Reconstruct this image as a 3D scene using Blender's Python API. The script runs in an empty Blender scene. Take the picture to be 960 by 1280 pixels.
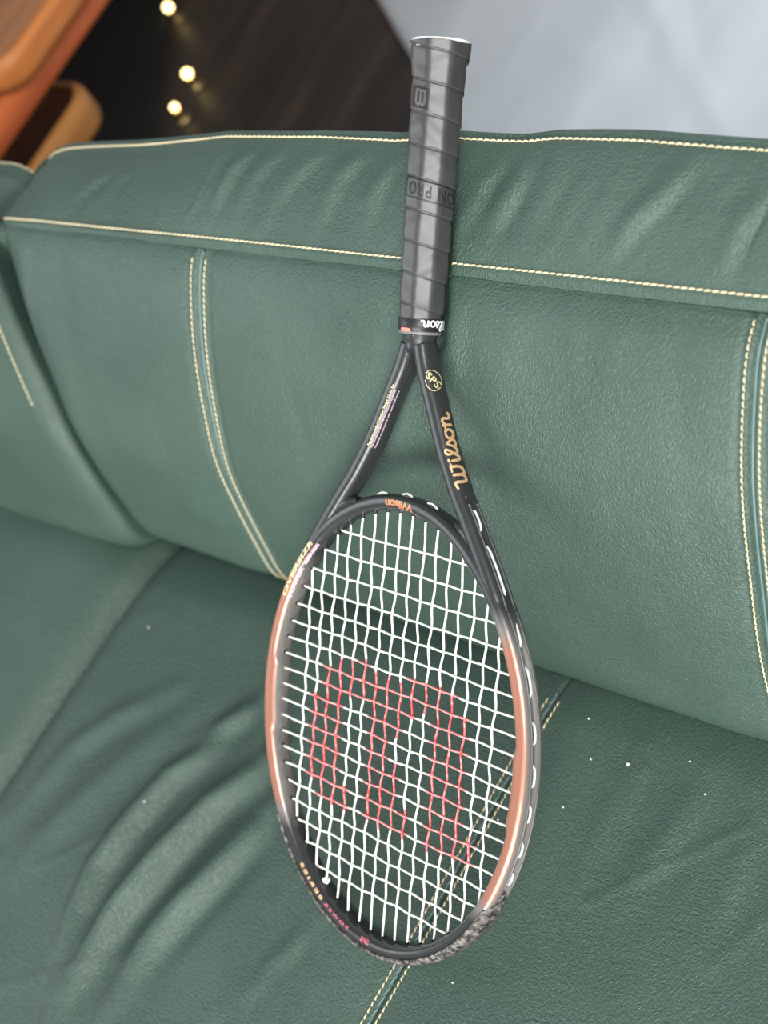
import bpy, math
import numpy as np
from mathutils import Matrix, Vector
rng = np.random.default_rng(7)
scene = bpy.context.scene
COL = scene.collection

# ------------------------------------------------------------------ camera
CAM = np.array([0.6582937578, -0.0906876239, 1.4946802481])
WC = np.array([[0.7729302329, -0.1852477418, 0.6068460506],
               [0.4470648093, 0.8376890822, -0.3137037742],
               [-0.4502353954, 0.5137706452, 0.7302929637]])      # columns: camera right, up, back
FPX = 1903.342
cam_data = bpy.data.cameras.new('camera')
cam = bpy.data.objects.new('camera', cam_data); COL.objects.link(cam)
M4 = np.eye(4); M4[:3, :3] = WC; M4[:3, 3] = CAM
cam.matrix_world = Matrix(M4.tolist())
cam_data.sensor_fit = 'HORIZONTAL'; cam_data.sensor_width = 36.0
cam_data.lens = 36.0 * FPX / 960.0
cam_data.clip_start = 0.02
cam_data.dof.use_dof = True
cam_data.dof.focus_distance = 1.10
cam_data.dof.aperture_fstop = cam_data.lens / 1000 / 0.0125
scene.camera = cam

# ------------------------------------------------------------------ world, lights, exposure
world = bpy.data.worlds.new('world'); scene.world = world
world.use_nodes = True
bg = world.node_tree.nodes['Background']
bg.inputs['Color'].default_value = (0.84, 0.92, 1.0, 1); bg.inputs['Strength'].default_value = 0.37

def area(name, loc, target, sx, sy, power, color):
    l = bpy.data.lights.new(name, 'AREA'); l.shape = 'RECTANGLE'; l.size = sx; l.size_y = sy
    l.energy = power; l.color = color
    o = bpy.data.objects.new(name, l); COL.objects.link(o); o.location = loc
    d = Vector(target) - Vector(loc)
    o.rotation_euler = d.to_track_quat('-Z', 'Y').to_euler()
    return o
area('window_light_right', (1.65, -0.62, 2.6), (0, 0.25, 0.6), 1.3, 1.2, 98, (1.0, 0.97, 0.93))
area('window_light_front', (0.7, -2.7, 1.25), (-0.1, 0.4, 0.6), 2.2, 1.2, 162, (1.0, 0.99, 0.95))
area('window_light_left', (-2.6, -0.9, 2.1), (-0.1, 0.2, 0.6), 1.6, 1.4, 30, (0.90, 0.95, 1.0))
area('fill_light_back', (-1.2, 3.6, 2.2), (-0.2, 0.3, 0.6), 2.4, 1.4, 45, (0.86, 0.93, 1.0))  # added fill that keeps the rug bright; no known window behind
scene.view_settings.view_transform = 'Standard'
scene.view_settings.look = 'None'
scene.view_settings.exposure = 0.0
scene.view_settings.gamma = 1.0
scene.view_settings.use_curve_mapping = False

# ------------------------------------------------------------------ helpers
def mesh_from(name, V, F, mats, smooth=True, mat_idx=None):
    me = bpy.data.meshes.new(name)
    V = np.asarray(V, float)
    if isinstance(F, np.ndarray):
        n, k = F.shape
        me.vertices.add(len(V)); me.vertices.foreach_set('co', V.ravel())
        me.loops.add(n * k); me.loops.foreach_set('vertex_index', F.ravel().astype(np.int32))
        me.polygons.add(n)
        me.polygons.foreach_set('loop_start', np.arange(0, n * k, k, dtype=np.int32))
        me.update(calc_edges=True); me.validate()
    else:
        me.from_pydata([tuple(v) for v in V], [], [tuple(f) for f in F]); me.update()
    if smooth: me.polygons.foreach_set('use_smooth', np.ones(len(me.polygons), bool))
    for m in (mats if isinstance(mats, (list, tuple)) else [mats]): me.materials.append(m)
    if mat_idx is not None: me.polygons.foreach_set('material_index', np.asarray(mat_idx, np.int32))
    return me

def obj(name, me, parent=None, **props):
    o = bpy.data.objects.new(name, me); COL.objects.link(o)
    if parent is not None: o.parent = parent
    for k, v in props.items(): o[k] = v
    return o

def thing(name, loc, label, cat, rot=None):
    o = bpy.data.objects.new(name, None); COL.objects.link(o)
    o.empty_display_size = 0.05
    if rot is not None:
        m = np.eye(4); m[:3, :3] = rot; m[:3, 3] = loc; o.matrix_world = Matrix(m.tolist())
    else: o.location = loc
    o['label'] = label; o['category'] = cat
    return o

def quads(nu, nv, wrap_u=False, wrap_v=False, off=0):
    iu = np.arange(nu if wrap_u else nu - 1); iv = np.arange(nv if wrap_v else nv - 1)
    U, W = np.meshgrid(iu, iv, indexing='ij')
    U2, W2 = (U + 1) % nu, (W + 1) % nv
    return np.stack([U * nv + W, U2 * nv + W, U2 * nv + W2, U * nv + W2], -1).reshape(-1, 4) + off

def catmull(P, n):
    """resample a polyline smoothly, n points evenly spaced in arc length"""
    P = np.asarray(P, float); Q = np.vstack([2 * P[0] - P[1], P, 2 * P[-1] - P[-2]]); out = []
    for i in range(1, len(Q) - 2):
        t = np.linspace(0, 1, 40, endpoint=False)[:, None]
        p0, p1, p2, p3 = Q[i - 1], Q[i], Q[i + 1], Q[i + 2]
        out.append(0.5 * (2 * p1 + (p2 - p0) * t + (2 * p0 - 5 * p1 + 4 * p2 - p3) * t ** 2 + (3 * p1 - p0 - 3 * p2 + p3) * t ** 3))
    out.append(P[-1:]); C = np.vstack(out)
    s = np.r_[0, np.cumsum(np.linalg.norm(np.diff(C, axis=0), axis=1))]
    if np.isscalar(n): n = np.linspace(0, 1, n)
    tt = np.asarray(n) * s[-1]
    return np.stack([np.interp(tt, s, C[:, k]) for k in range(C.shape[1])], 1)

def tube(P, r, n=8, closed=False, cap=True):
    P = np.asarray(P, float); m = len(P)
    T = (np.roll(P, -1, 0) - np.roll(P, 1, 0)) if closed else np.gradient(P, axis=0)
    T /= np.linalg.norm(T, axis=1)[:, None] + 1e-12
    a = np.array([0, 0, 1.0]); a = a if abs(T[0] @ a) < .9 else np.array([1.0, 0, 0])
    N = np.cross(T[0], a); N /= np.linalg.norm(N); Ns = [N]
    for i in range(1, m):
        N = Ns[-1] - T[i] * (Ns[-1] @ T[i]); N /= np.linalg.norm(N) + 1e-12; Ns.append(N)
    Ns = np.array(Ns); B = np.cross(T, Ns)
    ph = np.arange(n) * 2 * math.pi / n
    r = np.broadcast_to(np.asarray(r, float), (m,))
    V = P[:, None] + r[:, None, None] * (np.cos(ph)[None, :, None] * Ns[:, None] + np.sin(ph)[None, :, None] * B[:, None])
    V = V.reshape(-1, 3); F = quads(m, n, closed, True)
    if cap and not closed:
        k = len(V); V = np.vstack([V, P[0], P[-1]]); j = np.arange(n); j2 = (j + 1) % n
        F = np.vstack([F, np.stack([j2, j, j * 0 + k, j * 0 + k], 1), np.stack([(m - 1) * n + j, (m - 1) * n + j2, j * 0 + k + 1, j * 0 + k + 1], 1)])
    return V, F

class Acc:
    def __init__(s): s.V = []; s.F = []; s.n = 0
    def add(s, V, F):
        V = np.asarray(V, float); s.V.append(V)
        s.F += [tuple(int(i) + s.n for i in dict.fromkeys(f)) for f in F]; s.n += len(V)
    def build(s, name, mats, parent=None, smooth=True, **props):
        return obj(name, mesh_from(name, np.vstack(s.V), s.F, mats, smooth), parent, **props)

def pj(P):
    P = np.atleast_2d(P); c = (P - CAM) @ WC
    return np.stack([480 + FPX * c[:, 0] / -c[:, 2], 640 - FPX * c[:, 1] / -c[:, 2]], 1)
def ray(q):
    return WC @ np.array([(q[0] - 480) / FPX, -(q[1] - 640) / FPX, -1.0])
def un(q, ax, val):
    """where the sight line of a picture point meets the real plane coord[ax] = val"""
    d = ray(q); return CAM + d * ((val - CAM[ax]) / d[ax])
def unp(q, p0, n):
    d = ray(q); return CAM + d * ((np.dot(p0, n) - CAM @ n) / (d @ n))

def segd(X, Y, line):
    """distance from points to a 2D polyline, and parameter 0..1 along it"""
    line = np.asarray(line, float); best = np.full(X.shape, 1e9); par = np.zeros(X.shape); side = np.zeros(X.shape)
    L = np.r_[0, np.cumsum(np.linalg.norm(np.diff(line, axis=0), axis=1))]
    for i in range(len(line) - 1):
        a, b = line[i], line[i + 1]; d = b - a; l = np.linalg.norm(d)
        t = np.clip(((X - a[0]) * d[0] + (Y - a[1]) * d[1]) / l ** 2, 0, 1)
        dist = np.hypot(X - a[0] - t * d[0], Y - a[1] - t * d[1])
        k = dist < best; best = np.where(k, dist, best); par = np.where(k, (L[i] + t * l) / L[-1], par)
        side = np.where(k, ((X - a[0]) * d[1] - (Y - a[1]) * d[0]) / l, side)
    return best, par, side

# ------------------------------------------------------------------ materials
def mat(name):
    m = bpy.data.materials.new(name); m.use_nodes = True
    nt = m.node_tree; return m, nt, nt.nodes['Principled BSDF']
def N(nt, t, **kw):
    n = nt.nodes.new(t)
    for k, v in kw.items():
        if k in n.inputs: n.inputs[k].default_value = v
        else: setattr(n, k, v)
    return n
def simple(name, col, rough=.5, metal=0., spec=.5, **kw):
    m, nt, b = mat(name)
    b.inputs['Base Color'].default_value = (*col, 1); b.inputs['Roughness'].default_value = rough
    b.inputs['Metallic'].default_value = metal; b.inputs['Specular IOR Level'].default_value = spec
    for k, v in kw.items(): b.inputs[k.replace('_', ' ')].default_value = v
    return m

def leather_mat():
    m, nt, b = mat('green_leather'); L = nt.links.new
    tc = N(nt, 'ShaderNodeTexCoord'); P = tc.outputs['Object']
    n1 = N(nt, 'ShaderNodeTexNoise', Scale=9.0, Detail=4.0); L(P, n1.inputs['Vector'])
    cr = N(nt, 'ShaderNodeValToRGB'); cr.color_ramp.elements[0].position = .35; cr.color_ramp.elements[1].position = .7
    cr.color_ramp.elements[0].color = (.036, .067, .052, 1); cr.color_ramp.elements[1].color = (.045, .081, .064, 1)
    L(n1.outputs['Fac'], cr.inputs['Fac']); L(cr.outputs['Color'], b.inputs['Base Color'])
    b.inputs['Roughness'].default_value = .48; b.inputs['Specular IOR Level'].default_value = .50
    # pebbled grain: voronoi cells warped by noise, stretched a little along the hide
    mp = N(nt, 'ShaderNodeMapping'); mp.inputs['Rotation'].default_value = (0, 0, .6); mp.inputs['Scale'].default_value = (1.25, .8, 1.0)
    L(P, mp.inputs['Vector'])
    nw = N(nt, 'ShaderNodeTexNoise', Scale=160.0, Detail=2.0); L(mp.outputs[0], nw.inputs['Vector'])
    mx = N(nt, 'ShaderNodeMixRGB'); mx.blend_type = 'ADD'; mx.inputs['Fac'].default_value = .006
    L(mp.outputs[0], mx.inputs[1]); L(nw.outputs['Color'], mx.inputs[2])
    v = N(nt, 'ShaderNodeTexVoronoi', Scale=620.0); v.feature = 'SMOOTH_F1'; L(mx.outputs[0], v.inputs['Vector'])
    n2 = N(nt, 'ShaderNodeTexNoise', Scale=520.0, Detail=3.0); L(mp.outputs[0], n2.inputs['Vector'])
    n3 = N(nt, 'ShaderNodeTexNoise', Scale=38.0, Detail=3.0); L(mp.outputs[0], n3.inputs['Vector'])
    b1 = N(nt, 'ShaderNodeBump', Strength=1.0, Distance=.0007); b1.invert = True; L(v.outputs['Distance'], b1.inputs['Height'])
    b2 = N(nt, 'ShaderNodeBump', Strength=.40, Distance=.0006); L(n2.outputs['Fac'], b2.inputs['Height']); L(b1.outputs[0], b2.inputs['Normal'])
    b3 = N(nt, 'ShaderNodeBump', Strength=.16, Distance=.003); L(n3.outputs['Fac'], b3.inputs['Height']); L(b2.outputs[0], b3.inputs['Normal'])
    # fine creases running the way the hide is pulled, only in patches
    m4 = N(nt, 'ShaderNodeMapping'); m4.inputs['Rotation'].default_value = (0, 0, -1.15); m4.inputs['Scale'].default_value = (.22, 1, 1); L(P, m4.inputs['Vector'])
    n4 = N(nt, 'ShaderNodeTexNoise', Scale=640.0, Detail=2.0); L(m4.outputs[0], n4.inputs['Vector'])
    n5 = N(nt, 'ShaderNodeTexNoise', Scale=14.0, Detail=2.0); L(P, n5.inputs['Vector'])
    c5 = N(nt, 'ShaderNodeMapRange'); c5.inputs['From Min'].default_value = .45; c5.inputs['From Max'].default_value = .62; c5.inputs['To Max'].default_value = .75; L(n5.outputs['Fac'], c5.inputs['Value'])
    b4 = N(nt, 'ShaderNodeBump', Strength=.5, Distance=.0010); L(n4.outputs['Fac'], b4.inputs['Height']); L(c5.outputs[0], b4.inputs['Strength']); L(b3.outputs[0], b4.inputs['Normal'])
    L(b4.outputs[0], b.inputs['Normal'])
    return m
LEATHER = leather_mat()
THREAD = simple('cream_thread', (.62, .53, .34), .75)
PIPING = simple('teal_piping', (.10, .17, .165), .38)

# ------------------------------------------------------------------ racket pose (needed for how the leather yields)
RR = np.array([[0.9895434134, -0.0253213966, -0.1419952810],
               [-0.0650059706, 0.8005200991, -0.5957699176],
               [0.1287558029, 0.5987707389, 0.7905033493]])       # columns: across the face, along the shaft, face normal
RC = np.array([-0.0062295514, 0.1359250243, 0.5665023193])         # centre of the head
TIP = np.array([0.0, -0.1795, -0.010])                              # racket's lowest point, in racket space
def rw(P): return np.asarray(P, float) @ RR.T + RC
AX, AY = 0.1383, 0.1733                                             # hoop centreline half axes
ARM = catmull([(.0065, .290), (.0125, .272), (.0235, .248), (.0375, .218), (.0535, .190), (.0660, .172), (.0865, .142), (.1035, .115), (.1165, .090), (.1272, .062), (.1320, .045)], 70)
def ysamples():
    S = []
    for a in np.linspace(0, 2 * math.pi, 220, endpoint=False):
        for w in (-.006, 0): S.append((*rw([AX * math.cos(a), AY * math.sin(a), w]), .0085))
    for s in (-1, 1):
        for q in ARM: S.append((*rw([s * q[0], q[1], -.003]), .0075))
    for u in np.linspace(.295, .508, 90): S.append((*rw([0, u, 0]), .0190 if u < .488 else .0214))
    return np.array(S)
YS = ysamples()
def yield_to_racket(V):
    """leather under the racket sinks so that nothing passes through it"""
    V = V.copy()
    m = (V[:, 0] > -.2) & (V[:, 0] < .2) & (V[:, 1] > -.03) & (V[:, 1] < .56) & (V[:, 2] > .4)
    idx = np.nonzero(m)[0]
    for c in np.array_split(idx, max(1, len(idx) // 20000 + 1)):
        P = V[c]; d2 = (P[:, None, 0] - YS[None, :, 0]) ** 2 + (P[:, None, 1] - YS[None, :, 1]) ** 2
        r2 = YS[None, :, 3] ** 2
        zz = np.where(d2 < r2, YS[None, :, 2] - np.sqrt(np.maximum(r2 - d2, 0)) - .0006, 9.0).min(1)
        P[:, 2] = np.minimum(P[:, 2], zz); V[c] = P
    return V

# ------------------------------------------------------------------ floor and what stands behind the sofa
def floor_mat():
    m, nt, b = mat('dark_wood_floor'); L = nt.links.new
    tc = N(nt, 'ShaderNodeTexCoord'); mp = N(nt, 'ShaderNodeMapping'); mp.inputs['Scale'].default_value = (7, .7, 1)
    L(tc.outputs['Object'], mp.inputs['Vector'])
    n = N(nt, 'ShaderNodeTexNoise', Scale=3.0, Detail=8.0, Roughness=.65); L(mp.outputs[0], n.inputs['Vector'])
    cr = N(nt, 'ShaderNodeValToRGB'); cr.color_ramp.elements[0].color = (.040, .037, .035, 1); cr.color_ramp.elements[1].color = (.105, .078, .060, 1)
    cr.color_ramp.elements[0].position = .42; cr.color_ramp.elements[1].position = .75
    L(n.outputs['Fac'], cr.inputs['Fac']); L(cr.outputs['Color'], b.inputs['Base Color'])
    b.inputs['Roughness'].default_value = .45; b.inputs['Specular IOR Level'].default_value = .25
    return m
V = [(-4, -3, 0), (4, -3, 0), (4, 4.5, 0), (-4, 4.5, 0), (-4, -3, -.05), (4, -3, -.05), (4, 4.5, -.05), (-4, 4.5, -.05)]
BOXF = [(0, 1, 2, 3), (7, 6, 5, 4), (0, 4, 5, 1), (1, 5, 6, 2), (2, 6, 7, 3), (3, 7, 4, 0)]
obj('floor', mesh_from('floor', V, BOXF, floor_mat(), False), kind='structure')

WALLP = simple('off_white_wall', (.62, .61, .58), .9)
for nm, (x0, y0, x1, y1) in {'wall_back': (-4, 4.5, 4, 4.6), 'wall_left': (-4.1, -3, -4, 4.6)}.items():
    V = [(x0, y0, 0), (x1, y0, 0), (x1, y1, 0), (x0, y1, 0), (x0, y0, 2.7), (x1, y0, 2.7), (x1, y1, 2.7), (x0, y1, 2.7)]
    obj(nm, mesh_from(nm, V, [(3, 2, 1, 0), (4, 5, 6, 7), (0, 1, 5, 4), (1, 2, 6, 5), (2, 3, 7, 6), (3, 0, 4, 7)], WALLP, False), kind='structure')

def rug_mat():
    m, nt, b = mat('pale_grey_weave'); L = nt.links.new
    tc = N(nt, 'ShaderNodeTexCoord')
    mp = N(nt, 'ShaderNodeMapping'); mp.inputs['Rotation'].default_value = (0, 0, .5); mp.inputs['Scale'].default_value = (3.2, .8, 1); L(tc.outputs['Object'], mp.inputs['Vector'])
    n = N(nt, 'ShaderNodeTexNoise', Scale=2.2, Detail=5.0); L(mp.outputs[0], n.inputs['Vector'])
    cr = N(nt, 'ShaderNodeValToRGB'); cr.color_ramp.elements[0].color = (.50, .56, .60, 1); cr.color_ramp.elements[1].color = (.66, .71, .74, 1)
    cr.color_ramp.elements[0].position = .3; cr.color_ramp.elements[1].position = .7
    L(n.outputs['Fac'], cr.inputs['Fac']); L(cr.outputs['Color'], b.inputs['Base Color'])
    b.inputs['Roughness'].default_value = .6
    return m
# rug: a real, slightly rippled cloth lying on the floor, its long edge running away to the upper left
e0, e1 = un((466, -12), 2, .012), un((566, 160), 2, .012)
dirv = (e0 - e1)[:2]; dirv /= np.linalg.norm(dirv); nrm = np.array([-dirv[1], dirv[0]]); nrm *= np.sign(nrm[0])
c0 = e1[:2] - dirv * .55
a = np.linspace(0, 2.9, 150); bb = np.linspace(0, 2.0, 110)
A, B = np.meshgrid(a, bb, indexing='ij')
X = c0[0] + A * dirv[0] + B * nrm[0]; Y = c0[1] + A * dirv[1] + B * nrm[1]
Z = np.full_like(X, .012)
for (q0, q1, h, wd) in [((800, -30), (905, 172), .010, .016), ((858, -30), (880, 175), -.006, .02), ((700, 60), (790, 110), .004, .02)]:
    l = [un(q0, 2, 0)[:2], un(q1, 2, 0)[:2]]; d, t, sd = segd(X, Y, l); Z += h * np.exp(-(d / wd) ** 2)
Z = np.maximum(Z, .006)
top = np.stack([X, Y, Z], -1).reshape(-1, 3); bot = top.copy(); bot[:, 2] = .0008
nA, nB = A.shape; F = np.vstack([quads(nA, nB)[:, ::1], quads(nA, nB, off=nA * nB)[:, ::-1]])
rim = [i * nB for i in range(nA)] + [(nA - 1) * nB + j for j in range(1, nB)] + [i * nB + nB - 1 for i in range(nA - 2, -1, -1)] + [j for j in range(nB - 2, 0, -1)]
rim = np.array(rim); r2 = np.roll(rim, -1)
F = np.vstack([F, np.stack([rim, rim + nA * nB, r2 + nA * nB, r2], 1)])
o = obj('rug', mesh_from('rug', np.vstack([top, bot]), F, rug_mat()))
o['label'] = 'pale grey-blue rug lying on the dark floor behind the sofa'; o['category'] = 'rug'

def wood_mat(name, c0, c1):
    m, nt, b = mat(name); L = nt.links.new
    tc = N(nt, 'ShaderNodeTexCoord'); mp = N(nt, 'ShaderNodeMapping'); mp.inputs['Scale'].default_value = (9, 1.1, 12); L(tc.outputs['Object'], mp.inputs['Vector'])
    n = N(nt, 'ShaderNodeTexNoise', Scale=3.0, Detail=6.0, Distortion=.2); L(mp.outputs[0], n.inputs['Vector'])
    cr = N(nt, 'ShaderNodeValToRGB'); cr.color_ramp.elements[0].color = (*c0, 1); cr.color_ramp.elements[1].color = (*c1, 1)
    cr.color_ramp.elements[0].position = .35; cr.color_ramp.elements[1].position = .68
    L(n.outputs['Fac'], cr.inputs['Fac']); L(cr.outputs['Color'], b.inputs['Base Color'])
    b.inputs['Roughness'].default_value = .5
    return m
WOODS = [wood_mat('orange_wood', (.50, .15, .035), (.80, .29, .07)), wood_mat('red_brown_wood', (.46, .09, .025), (.66, .16, .04)), wood_mat('golden_wood', (.36, .14, .03), (.55, .24, .06))]

def slab(x0, x1, y0, y1, z0, z1, r, bev=.012, corner=10):
    """rounded-corner slab with a softened edge"""
    pts = []
    for cx, cy, a0 in ((x1 - r, y0 + r, -90), (x1 - r, y1 - r, 0), (x0 + r, y1 - r, 90), (x0 + r, y0 + r, 180)):
        for k in range(corner + 1):
            a = math.radians(a0 + 90 * k / corner); pts.append((cx, cy, math.cos(a), math.sin(a)))
    rings = []
    for (ins, z) in [(bev, z0), (bev * .3, z0 + bev * .3), (0, z0 + bev), (0, z1 - bev), (bev * .3, z1 - bev * .3), (bev, z1)]:
        rings.append([(cx + (r - ins) * c, cy + (r - ins) * s, z) for cx, cy, c, s in pts])
    n = len(pts); V = np.array(rings).reshape(-1, 3); F = [tuple(f) for f in quads(len(rings), n, False, True)]
    F.append(tuple(range(n))[::-1]); F.append(tuple((len(rings) - 1) * n + i for i in range(n)))
    return V, F
# three staggered wooden tiers, run along the sofa's depth like a low stepped stand
st = thing('stepped_stand', (-1.9, 1.35, 0), 'stepped stand of three thick rounded orange-brown wooden slabs', 'stand')
def tier(zt, th, xr, y0, y1, m, r=.05, x0=-2.6):
    V, F = slab(x0, xr, y0, y1, zt - th, zt, r)
    V = V - np.array([-1.9, 1.35, 0]); a = Acc(); a.add(V, F); a.build('wooden_tier', m, st)
t1 = un((-8, 92), 2, .60); t3 = un((118, 98), 2, .47)
tier(.60, .045, t1[0] + .012, t1[1], 2.3, WOODS[0])
tier(.552, .050, t1[0] - .030, max(.64, t1[1] - .22), 2.3, WOODS[1])
tier(.47, .055, t1[0] - .015, .64, t3[1], WOODS[2], .05)
for (x, y, z) in [(t1[0] - .12, .76, .42), (-2.4, .76, .42), (-2.4, 2.1, .505), (t1[0] - .12, 2.1, .505)]:
    V, F = tube([(x + 1.9, y - 1.35, .0125), (x + 1.9, y - 1.35, z)], .03, 12); a = Acc(); a.add(V, F); a.build('leg', WOODS[1], st)

# charcoal mat on the floor, partly under the stand
CHAR = simple('charcoal_felt', (.024, .026, .028), .85, spec=.2)
pl = [un(q, 2, .012)[:2] for q in [(218, -40), (183, 190), (60, 200), (80, -40)]]
c = np.mean(pl, 0); a = Acc(); rings = []
for s_, z in ((1, .0006), (1, .008), (.985, .012)):
    rings += [((p_[0] - c[0]) * s_ + c[0], (p_[1] - c[1]) * s_ + c[1], z) for p_ in pl]
a.add(rings, [tuple(f)[::-1] for f in quads(3, 4, False, True)] + [(0, 1, 2, 3), (11, 10, 9, 8)])
o = a.build('mat', CHAR, None, False); o['label'] = 'plain charcoal mat on the floor beside the orange wooden slabs'; o['category'] = 'mat'
BULB = simple('warm_bulb', (1, .8, .4), .3); bb_ = BULB.node_tree.nodes['Principled BSDF']
bb_.inputs['Emission Color'].default_value = (1.0, .74, .30, 1); bb_.inputs['Emission Strength'].default_value = 10.0
BRASS = simple('brass', (.75, .55, .25), .25, 1.0)
bulbs = [((210, 9), .0075), ((234, 92), .0075), ((218, 134), .0055)]
words = ['warm round bulb, farthest of the three above the sofa edge', 'warm round bulb, middle one of the three on dark floor', 'warm round bulb nearest the sofa, glow below it']
def ball(c, r, n=12, m=20):
    th = np.linspace(.0001, math.pi - .0001, n); ph = np.arange(m) * 2 * math.pi / m
    V = np.stack([c[0] + r * np.sin(th)[:, None] * np.cos(ph), c[1] + r * np.sin(th)[:, None] * np.sin(ph), c[2] + r * np.cos(th)[:, None] * np.ones(m)], -1).reshape(-1, 3)
    return V, quads(n, m, False, True)
for (q, r), w_ in zip(bulbs, words):
    p_ = un(q, 2, .03)
    t = thing('light_bulb', (p_[0], p_[1], 0), w_, 'light'); t['group'] = 'warm bulbs on the floor behind the sofa'
    a = Acc(); a.add(*ball((0, 0, .030), r)); a.build('bulb', BULB, t)
    a = Acc(); a.add(*tube([(0, 0, 0), (0, 0, .006), (0, 0, .020)], [.012, .011, .007], 16)); a.build('socket', BRASS, t)

# ------------------------------------------------------------------ sofa
sofa = thing('sofa', (-.4, .2, 0), 'dark green leather sofa with cream contrast stitching under the racket', 'sofa')
SO = np.array([-.4, .2, 0.])
SEAMS = [-.258, .243]
# profile (depth, height) of the back, measured on the left and on the right vertical seam
PL_ = [(.36, .40), (.285, .44), (.257, .475), (.265, .528), (.278, .577), (.294, .618), (.318, .657), (.343, .692), (.370, .723), (.398, .749), (.4165, .7600)]
PR_ = [(.36, .38), (.275, .42), (.247, .452), (.257, .501), (.277, .563), (.303, .621), (.326, .666), (.345, .696), (.372, .729), (.394, .750), (.4165, .7600)]
def head_profile(f):
    z = .803 + .003 * f; g = .003 * max(0.0, f)
    return [(.4165, .7600), (.4245, .7655), (.440, .7760), (.462, .7885), (.487, .799), (.508, z), (.5115 + g, z - .0015), (.5165 + g, z - .011), (.522 + g, z - .03), (.535 + g, z - .10), (.550, .60), (.556, .40), (.55, .12)]
def topline(x):   # small up-and-down of the crest
    return np.interp(x, [-.56, -.474, -.38, -.262, -.158, -.08, -.017, .039, .068, .131, .22, .5], [-.040, -.031, -.023, -.007, -.002, -.004, .003, .003, .007, .007, .003, .003])
def grid_x(x0, x1, seams, step=.0045):
    xs = [np.linspace(x0, x1, int((x1 - x0) / step))]
    for s in seams: xs.append(s + np.linspace(-.016, .016, 33))
    for e, sg in ((x0, 1), (x1, -1)): xs.append(e + sg * np.array([0, .0008, .002, .004, .007, .011, .016, .022, .03]))
    return np.unique(np.round(np.concatenate(xs), 5))
def vnoise(x, y, seed, sc):
    r = np.random.default_rng(seed); o = np.zeros_like(x)
    for k in range(7):
        a, b, c = r.uniform(-1, 1), r.uniform(-1, 1), r.uniform(0, 6.28); n = math.hypot(a, b) + 1e-6; f = sc * r.uniform(.6, 1.6)
        o += np.sin(f * (a * x + b * y) / n + c)
    return o / 7

ROLL_N = np.array([0, -.46, .888])
def on_roll(q): return unp(q, np.array([0, .46, .788]), ROLL_N)[:2]
ROLL_RIDGES = [(q, h, w) for q, h, w in [
    ([(316, 184), (292, 215), (272, 262)], .0030, .0065), ([(355, 182), (320, 225), (300, 272)], .0020, .007),
    ([(402, 190), (372, 225), (342, 270)], .0024, .0075), ([(462, 185), (430, 225), (400, 290), (392, 300)], .0030, .0075),
    ([(128, 198), (104, 222), (86, 246)], .0026, .006), ([(160, 190), (140, 215), (120, 250)], .0014, .008),
    ([(675, 206), (652, 250), (622, 300)], .0034, .008), ([(640, 200), (612, 240), (590, 290)], .0018, .007),
    ([(884, 206), (845, 255), (800, 300), (770, 335)], .0030, .0085), ([(836, 262), (800, 290), (775, 320)], .0012, .006),
    ([(965, 250), (935, 300), (915, 345)], .0030, .008), ([(720, 215), (695, 255), (668, 300)], .0014, .008), ([(500, 190), (480, 235), (462, 292)], .0026, .008)]]
PANEL_RIDGES = [([(700, 250), (760, 400), (775, 470)], 0, 0)]

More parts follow.
